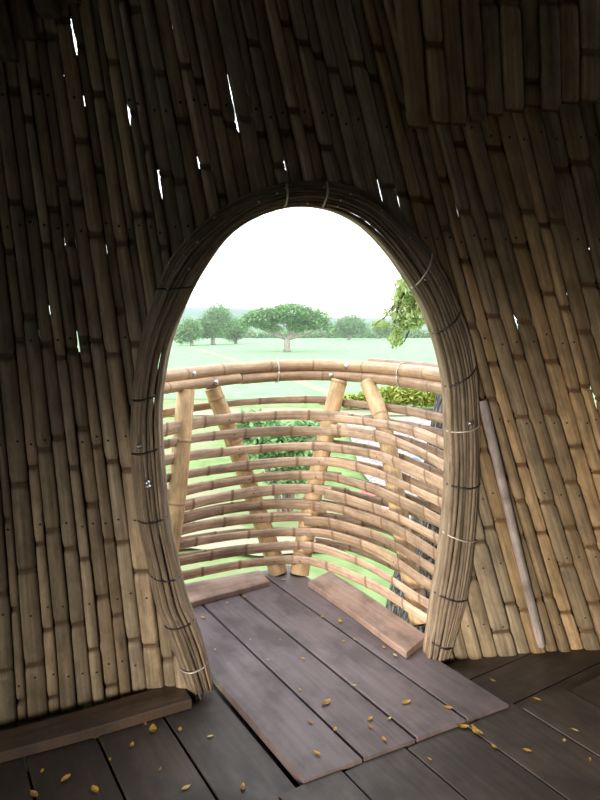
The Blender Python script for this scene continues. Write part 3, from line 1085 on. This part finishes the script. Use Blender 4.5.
M['path'] = ground_mat('pale_earth', (.24, .26, .17), (.33, .30, .22), (.28, .28, .19), 2, .3)
M['gravel'] = ground_mat('pale_gravel', (.36, .33, .32), (.16, .14, .13), (.40, .37, .36), 14, 5)
M['hill'] = ground_mat('hill_woods', (.10, .17, .14), (.14, .21, .18), (.12, .2, .17), .05, .02)
mb = MB()
n = 40
pts = []
for i in range(n + 1):
    pts.append([mb.vert((-60 + 120 * i / n, y, GZ)) for y in (-14, -4, 0, 3, 5, 7, 9, 12, 15, 18, 22, 26)])
for i in range(n):
    for j in range(11): mb.face(pts[i][j], pts[i + 1][j], pts[i + 1][j + 1], pts[i][j + 1])
tag(mb.build('ground', M['lawn']), 'patchy green lawn below the balcony', kind='structure')
mb = MB()
rows = []
ys = [25.5, 28, 32, 38, 46, 56, 70, 90, 115, 140, 170]
for y in ys:
    rows.append([(Vector((x * y / 40, y, GZ + .02)), (1, 0, .5), (0, 0, 0)) for x in range(-60, 61, 4)])
mb.rows(rows)
tag(mb.build('field_ground', M['field']), 'broad pale green crop field stretching to the far trees', kind='structure')
def ground_strip(name, line, hw, mat, label, dz):
    mb = MB(); rows = []
    P = [on_level(px, py, GZ + dz) for px, py in line]
    for k, p in enumerate(P):
        a = P[max(0, k - 1)]; b = P[min(len(P) - 1, k + 1)]
        t = (b - a).normalized(); s = Vector((-t.y, t.x, 0))
        rows.append([(p + s * hw * u, (1, 0, .5), (0, 0, 0)) for u in (-1, -.4, .4, 1)])
    mb.rows(rows)
    tag(mb.build(name, mat), label, kind='structure')
ground_strip('path', [(150, 343), (187, 346), (215, 354), (245, 364), (290, 378), (335, 395), (370, 408)], .35, M['path'], 'pale earth track crossing the crop field', .03)
ground_strip('path', [(120, 414), (200, 412), (280, 411), (340, 412), (420, 412)], .8, M['path'], 'pale earth strip between the lawn and the crop field', .03)
mb = MB()
g = [on_level(px, py, GZ + .06) for px, py in ((345, 418), (470, 416), (500, 520), (425, 545), (385, 500), (360, 470))]
mb.face(*[mb.vert(p) for p in g])
tag(mb.build('gravel_ground', M['gravel'], smooth=False), 'white gravel patch beyond the right side of the railing', kind='structure')
mb = MB()
g = [on_level(px, py, GZ + .05) for px, py in ((100, 520), (200, 512), (250, 528), (330, 535), (350, 548), (260, 556), (190, 548), (100, 560))]
mb.face(*[mb.vert(p) for p in g])
tag(mb.build('earth_ground', M['path'], smooth=False), 'bare pale earth patch in the lawn below the balcony', kind='structure')
mb = MB(); rows = []
for k in range(41):
    x = -240 + 12 * k
    h = 3.5 + 8.5 * math.exp(-((x + 55) / 35) ** 2) + 4 * math.exp(-((x - 10) / 45) ** 2) + 2 * mnoise.noise(Vector((k * .35, 1, 2)))
    rows.append([(Vector((x, 270, GZ)), (1, 0, .5), (0, 0, 0)), (Vector((x, 285, GZ + h * .7)), (1, 0, .5), (0, 0, 0)), (Vector((x, 300, GZ + h)), (1, 0, .5), (0, 0, 0)), (Vector((x, 340, GZ)), (1, 0, .5), (0, 0, 0))])
mb.rows(rows)
tag(mb.build('hills', M['hill']), 'faint hazy hills on the horizon', kind='structure')
mb = MB(); rows = []
for y in (165, 240, 400, 580):
    rows.append([(Vector((x * y / 40, y, GZ)), (1, 0, .5), (0, 0, 0)) for x in range(-60, 61, 10)])
mb.rows(rows)
tag(mb.build('far_ground', M['field']), kind='structure')

def leaf_card(mb, c, size, rnd, hue, tone=1.0, droop=0.0):
    a = rnd.uniform(0, math.tau); ti = rnd.uniform(-.9, .9) - droop
    d = Vector((math.cos(a) * math.cos(ti), math.sin(a) * math.cos(ti), math.sin(ti)))
    s = d.cross(Vector((rnd.uniform(-.5, .5), rnd.uniform(-.5, .5), 1))).normalized()
    n = d.cross(s)
    q = [mb.vert(p, (tone, 0, hue)) for p in (c - d * size, c - d * size * .1 + s * size * .42 + n * size * .1, c + d * size, c - d * size * .1 - s * size * .42 + n * size * .1)]
    mb.face(q[0], q[1], q[2]); mb.face(q[0], q[2], q[3])
def blob_leaves(mb, blobs, n, size, rnd, droop=0.0):
    vol = [b[1] * b[2] * b[3] for b in blobs]
    for (c, rx, ry, rz), v in zip(blobs, vol):
        for _ in range(int(n * v / sum(vol))):
            while True:
                u = Vector((rnd.uniform(-1, 1), rnd.uniform(-1, 1), rnd.uniform(-1, 1)))
                if .3 < u.length < 1: break
            u *= (.75 + .25 * rnd.random())
            p = Vector((c[0] + u.x * rx, c[1] + u.y * ry, c[2] + u.z * rz))
            leaf_card(mb, p, size * rnd.uniform(.6, 1.3), rnd, rnd.random(), droop=droop)
def limb(mb, pts, r0, r1, nseg=8, idn=0):
    n = len(pts); rows = []
    ref = None
    for k, p in enumerate(pts):
        tg = (pts[min(n - 1, k + 1)] - pts[max(0, k - 1)]).normalized()
        if ref is None: ref = Vector((0, 1, 0)) if abs(tg.y) < .8 else Vector((1, 0, 0))
        x = tg.cross(ref).normalized(); y = x.cross(tg).normalized(); ref = y
        r = r0 + (r1 - r0) * k / (n - 1)
        rows.append([(p + (x * math.cos(j * math.tau / nseg) + y * math.sin(j * math.tau / nseg)) * r, (1, 0, .5), (k * .1, j, idn)) for j in range(nseg)])
    mb.rows(rows, closed=True)
M['bark_pale'] = plain('pale_bark', (.38, .33, .28), .9, col2=(.24, .20, .17), scale=4)
M['leaf_dark'] = leaf_mat('crown_leaves', (.15, .29, .12), (.28, .46, .19))
M['leaf_mid'] = leaf_mat('pale_crown_leaves', (.17, .32, .13), (.28, .45, .20))
M['leaf_bright'] = leaf_mat('branch_leaves', (.34, .46, .16), (.55, .64, .30), .5)
M['leaf_yellow'] = leaf_mat('hedge_leaves', (.30, .36, .06), (.42, .46, .12), .3)
def far_tree(name, base_px, blobs_px, mat, label, group, n, size, trunk_r=.25, limbs=3, seed=0):
    rnd = random.Random(seed)
    b = on_level(*base_px, GZ)
    D = b.y
    root = empty(name, tuple(b))
    k = D / FPX
    blobs = []
    for px, py, rx, ry in blobs_px:
        c = at_depth(px, py, D)
        blobs.append((c, rx * k, rx * k * .8, ry * k))
    mb = MB(); blob_leaves(mb, blobs, n, size, rnd)
    keep_world(mb.build('crown', mat), root)
    mb = MB()
    cen = sum((q[0] for q in blobs), Vector()) / len(blobs)
    fork = b.lerp(Vector((b.x, b.y, cen.z)), .45)
    limb(mb, [b, b.lerp(fork, .25), b.lerp(fork, .6), fork], trunk_r * 1.5, trunk_r, idn=1)
    for q, rx, ry, rz in blobs[:max(limbs, 1)]:
        m = fork.lerp(q, .5) + Vector((rnd.uniform(-.3, .3), 0, -.15 * rz))
        limb(mb, [fork - Vector((0, 0, .1)), m, Vector(q) + Vector((0, 0, rz * .3))], trunk_r * .6, trunk_r * .15, 6)
    keep_world(mb.build('trunk', M['bark_pale']), root)
    tag(root, label, 'tree', group)
G_T = 'trees across the field'
far_tree('spreading_tree', (287, 352), [(262, 318, 22, 12), (290, 314, 28, 12), (316, 319, 17, 12), (245, 323, 9, 7), (328, 326, 7, 8), (300, 326, 18, 7), (272, 328, 14, 4)], M['leaf_dark'],
         'wide umbrella-shaped tree with pale trunk standing alone in the field', G_T, 9000, .21, .30, 6, 1)
far_tree('field_tree', (213, 345), [(214, 324, 20, 15), (219, 312, 14, 11), (203, 329, 14, 12), (228, 322, 10, 10)], M['leaf_mid'], 'tall bushy tree across the field, left of the umbrella-shaped tree', G_T, 5200, 0.23, .28, 3, 2)
far_tree('field_tree', (192, 346), [(190, 330, 15, 14), (182, 336, 12, 9)], M['leaf_mid'], 'small pale tree at the left edge of the doorway, across the field', G_T, 3000, 0.23, .2, 2, 3)
far_tree('field_tree', (236, 344), [(238, 328, 12, 13), (232, 334, 11, 9)], M['leaf_mid'], 'thin pale tree between the bushy tree and the umbrella-shaped tree', G_T, 2600, 0.22, .2, 2, 4)
far_tree('field_tree', (349, 340), [(350, 325, 18, 12), (341, 330, 12, 9), (363, 329, 11, 8)], M['leaf_mid'], 'round pale tree across the field, right of the umbrella-shaped tree', G_T, 4400, 0.27, .25, 3, 5)
far_tree('field_tree', (378, 339), [(380, 327, 12, 9), (392, 330, 10, 7)], M['leaf_mid'], 'low pale tree just left of the hanging leafy branch', G_T, 2400, 0.27, .2, 2, 6)
mb = MB(); rnd = random.Random(11)
for _ in range(12000):
    px = rnd.uniform(120, 500)
    h = 12 + 8 * mnoise.noise(Vector((px * .06, 0, 0)))
    p = at_depth(px, 340 - rnd.random() * h, 150 + rnd.uniform(-6, 6))
    p.z = max(GZ, p.z)
    leaf_card(mb, p, rnd.uniform(.4, .8), rnd, rnd.random())
tag(mb.build('undergrowth', M['leaf_mid']), 'low pale scrub along the far edge of the field', 'scrub', kind='stuff')
# shrub behind the middle slats
def shrub(name, base_px, blobs_px, mat, label, n, size, seed, cat='shrub', stems=7):
    rnd = random.Random(seed)
    b = on_level(*base_px, GZ); D = b.y; k = D / FPX
    root = empty(name, tuple(b))
    blobs = []
    for px, py, rx, ry in blobs_px:
        c = at_depth(px, py, D); blobs.append((c, rx * k, rx * k * .8, ry * k))
    mb = MB(); blob_leaves(mb, blobs, n, size, rnd)
    keep_world(mb.build('foliage', mat), root)
    mb = MB()
    for j in range(stems):
        q = rnd.choice(blobs)
        tip = Vector(q[0]) + Vector((rnd.uniform(-.5, .5) * q[1], rnd.uniform(-.5, .5) * q[2], 0))
        limb(mb, [b + Vector((rnd.uniform(-.12, .12), rnd.uniform(-.12, .12), -.03)), b.lerp(tip, .5) + Vector((rnd.uniform(-.1, .1), 0, .1)), tip], .03, .01, 6)
    keep_world(mb.build('stems', M['bark_pale']), root)
    tag(root, label, cat)
shrub('leafy_shrub', (284, 516), [(270, 440, 40, 26), (300, 455, 30, 26), (285, 480, 28, 16), (255, 425, 26, 18), (310, 430, 22, 20)], M['leaf_mid'],
      'bushy green shrub on the lawn behind the middle slats of the railing', 3800, .07, 21, stems=12)
shrub('hedge_shrub', (400, 410), [(375, 397, 20, 11), (400, 394, 22, 12), (425, 396, 22, 12), (452, 396, 22, 12), (350, 401, 14, 8)], M['leaf_yellow'],
      'low yellow-green bush seen between the handrail and the top slat at right', 5500, .12, 22)
# odds and ends lying on the gravel
def cloth_heap(name, px, py, w_, h_, mat, label, seed):
    b = on_level(px, py, GZ + .06); k = b.y / FPX
    mb = MB(); rows = []
    nx, ny = 14, 8
    W_, H_ = w_ * k, h_ * k
    for j in range(ny + 1):
        v = j / ny
        r = []
        for i in range(nx + 1):
            u = i / nx
            z = H_ * (math.sin(math.pi * u) ** .5 * math.sin(math.pi * v) ** .5) * (1 + .35 * mnoise.noise(Vector((u * 4, v * 4, seed))))
            r.append((Vector(((u - .5) * W_, (v - .5) * W_ * .6, max(0, z))), (1, 0, .5), (0, 0, 0)))
        rows.append(r)
    mb.rows(rows)
    o = mb.build(name, mat)
    o.location = tuple(b)
    tag(o, label, 'cloth')
M['red'] = plain('red_cloth', (.62, .12, .14), .8, col2=(.55, .20, .2), scale=3)
M['blue'] = plain('blue_cloth', (.08, .16, .46), .8, col2=(.12, .22, .5), scale=3)
M['pink'] = plain('pink_cloth', (.70, .36, .40), .8, col2=(.72, .46, .46), scale=3)
cloth_heap('red_cloth', 372, 494, 24, 9, M['red'], 'red cloth lying on the gravel, seen through the right-hand slats', 1)
cloth_heap('blue_cloth', 415, 465, 13, 8, M['blue'], 'blue cloth bundle on the gravel close to the tree trunk', 2)
cloth_heap('pink_cloth', 402, 464, 10, 8, M['pink'], 'pale pink cloth bundle left of the blue cloth bundle', 3)
cloth_heap('pink_sheet', 386, 514, 16, 10, M['pink'], 'small pink sheet on the ground in front of the red cloth', 4)

# dark-barked tree close outside on the right, with a leafy branch hanging into the doorway view
m, nn, l, b = new_mat('dark_bark')
t = nn.new('ShaderNodeTexCoord')
mp = nn.new('ShaderNodeMapping'); mp.inputs['Scale'].default_value = (34, 34, 9); l.new(t.outputs['Object'], mp.inputs[0])
v = nn.new('ShaderNodeTexVoronoi'); v.inputs['Scale'].default_value = 1; v.feature = 'DISTANCE_TO_EDGE'; l.new(mp.outputs[0], v.inputs['Vector'])
n1 = nn.new('ShaderNodeTexNoise'); n1.inputs['Scale'].default_value = 3; n1.inputs['Detail'].default_value = 6; l.new(mp.outputs[0], n1.inputs['Vector'])
r = nn.new('ShaderNodeMapRange'); r.inputs[1].default_value = .02; r.inputs[2].default_value = .35; l.new(v.outputs['Distance'], r.inputs[0])
mu = nn.new('ShaderNodeMath'); mu.operation = 'MULTIPLY'; l.new(r.outputs[0], mu.inputs[0]); l.new(n1.outputs[0], mu.inputs[1])
l.new(mixc(nn, l, mu.outputs[0], (.022, .018, .017), (.55, .49, .46)), b.inputs['Base Color'])
bp = nn.new('ShaderNodeBump'); bp.inputs['Strength'].default_value = .9; bp.inputs['Distance'].default_value = .03
l.new(mu.outputs[0], bp.inputs['Height']); l.new(bp.outputs[0], b.inputs['Normal'])
b.inputs['Roughness'].default_value = .9
M['bark'] = m
D = 4.0
tb = at_depth(470, 720, D); tb.z = GZ
tree = empty('shade_tree', tuple(tb))
tag(tree, 'dark rough-barked tree close behind the right-hand slats, its leafy branch hanging into view', 'tree')
mb = MB()
tr = [(1.10, D, GZ - .05, .72), (1.10, D, GZ + .4, .60), (1.10, D, GZ + .8, .52), (1.10, D, -.40, .46), (1.09, D, -.05, .37), (1.08, D, .30, .28), (1.09, D, .65, .25),
      (1.10, D, 1.0, .21), (1.12, D, 1.5, .19), (1.14, D + .1, 2.5, .17), (1.08, D + .4, 3.6, .15), (1.1, D + .8, 5.0, .10)]
rows = []
nseg = 28
for k, (x, y, z, r_) in enumerate(tr):
    rows.append([(Vector((x + math.cos(j * math.tau / nseg) * r_ * (1 + .12 * math.sin(j * math.tau / nseg * 5 + k * .3)), y + math.sin(j * math.tau / nseg) * r_ * (1 + .12 * math.sin(j * math.tau / nseg * 5 + k * .3)), z)), (1, 0, .5), (0, 0, 0)) for j in range(nseg)])
mb.rows(rows, closed=True)
keep_world(mb.build('trunk', M['bark']), tree)
DB = 6.2
hang = [at_depth(*q) for q in ((478, 150, 4.2), (455, 215, 5.2), (432, 262, DB), (412, 282, DB), (398, 305, DB), (393, 330, DB))]
mb = MB(); limb(mb, hang, .05, .008, 8)
hang2 = [hang[2], at_depth(425, 300, DB), at_depth(412, 325, DB), at_depth(404, 342, DB)]
limb(mb, hang2, .02, .006, 6)
hang3 = [hang[3], at_depth(398, 300, DB), at_depth(384, 318, DB), at_depth(372, 326, DB)]
limb(mb, hang3, .014, .004, 6)
keep_world(mb.build('branch', M['bark']), tree)
mb = MB(); rnd = random.Random(31)
k = DB / FPX
blobs = [(at_depth(px, py, DB), rx * k, rx * k, ry * k) for px, py, rx, ry in ((420, 295, 20, 20), (404, 300, 14, 17), (412, 318, 16, 14), (398, 325, 10, 14), (396, 340, 9, 10), (430, 315, 10, 12), (403, 284, 10, 9), (381, 324, 10, 6), (440, 285, 14, 25), (388, 312, 7, 6))]
blob_leaves(mb, blobs, 3600, .032, rnd, droop=.5)
keep_world(mb.build('foliage', M['leaf_bright']), tree)

# light haze lying over the field
mb = MB()
ids = [mb.vert((x, y, z)) for x in (-500, 500) for y in (24, 900) for z in (GZ - 1, 120)]
for f in ((0, 1, 3, 2), (4, 6, 7, 5), (0, 4, 5, 1), (2, 3, 7, 6), (0, 2, 6, 4), (1, 5, 7, 3)): mb.face(*[ids[i] for i in f])
m = bpy.data.materials.new('haze'); m.use_nodes = True
m.node_tree.nodes.clear()
vo = m.node_tree.nodes.new('ShaderNodeVolumeScatter'); vo.inputs['Density'].default_value = .0011; vo.inputs['Color'].default_value = (.97, 1, 1, 1)
ou = m.node_tree.nodes.new('ShaderNodeOutputMaterial'); m.node_tree.links.new(vo.outputs[0], ou.inputs['Volume'])
tag(mb.build('haze', m, smooth=False), 'thin white haze over the far field and hills', 'haze', kind='stuff')
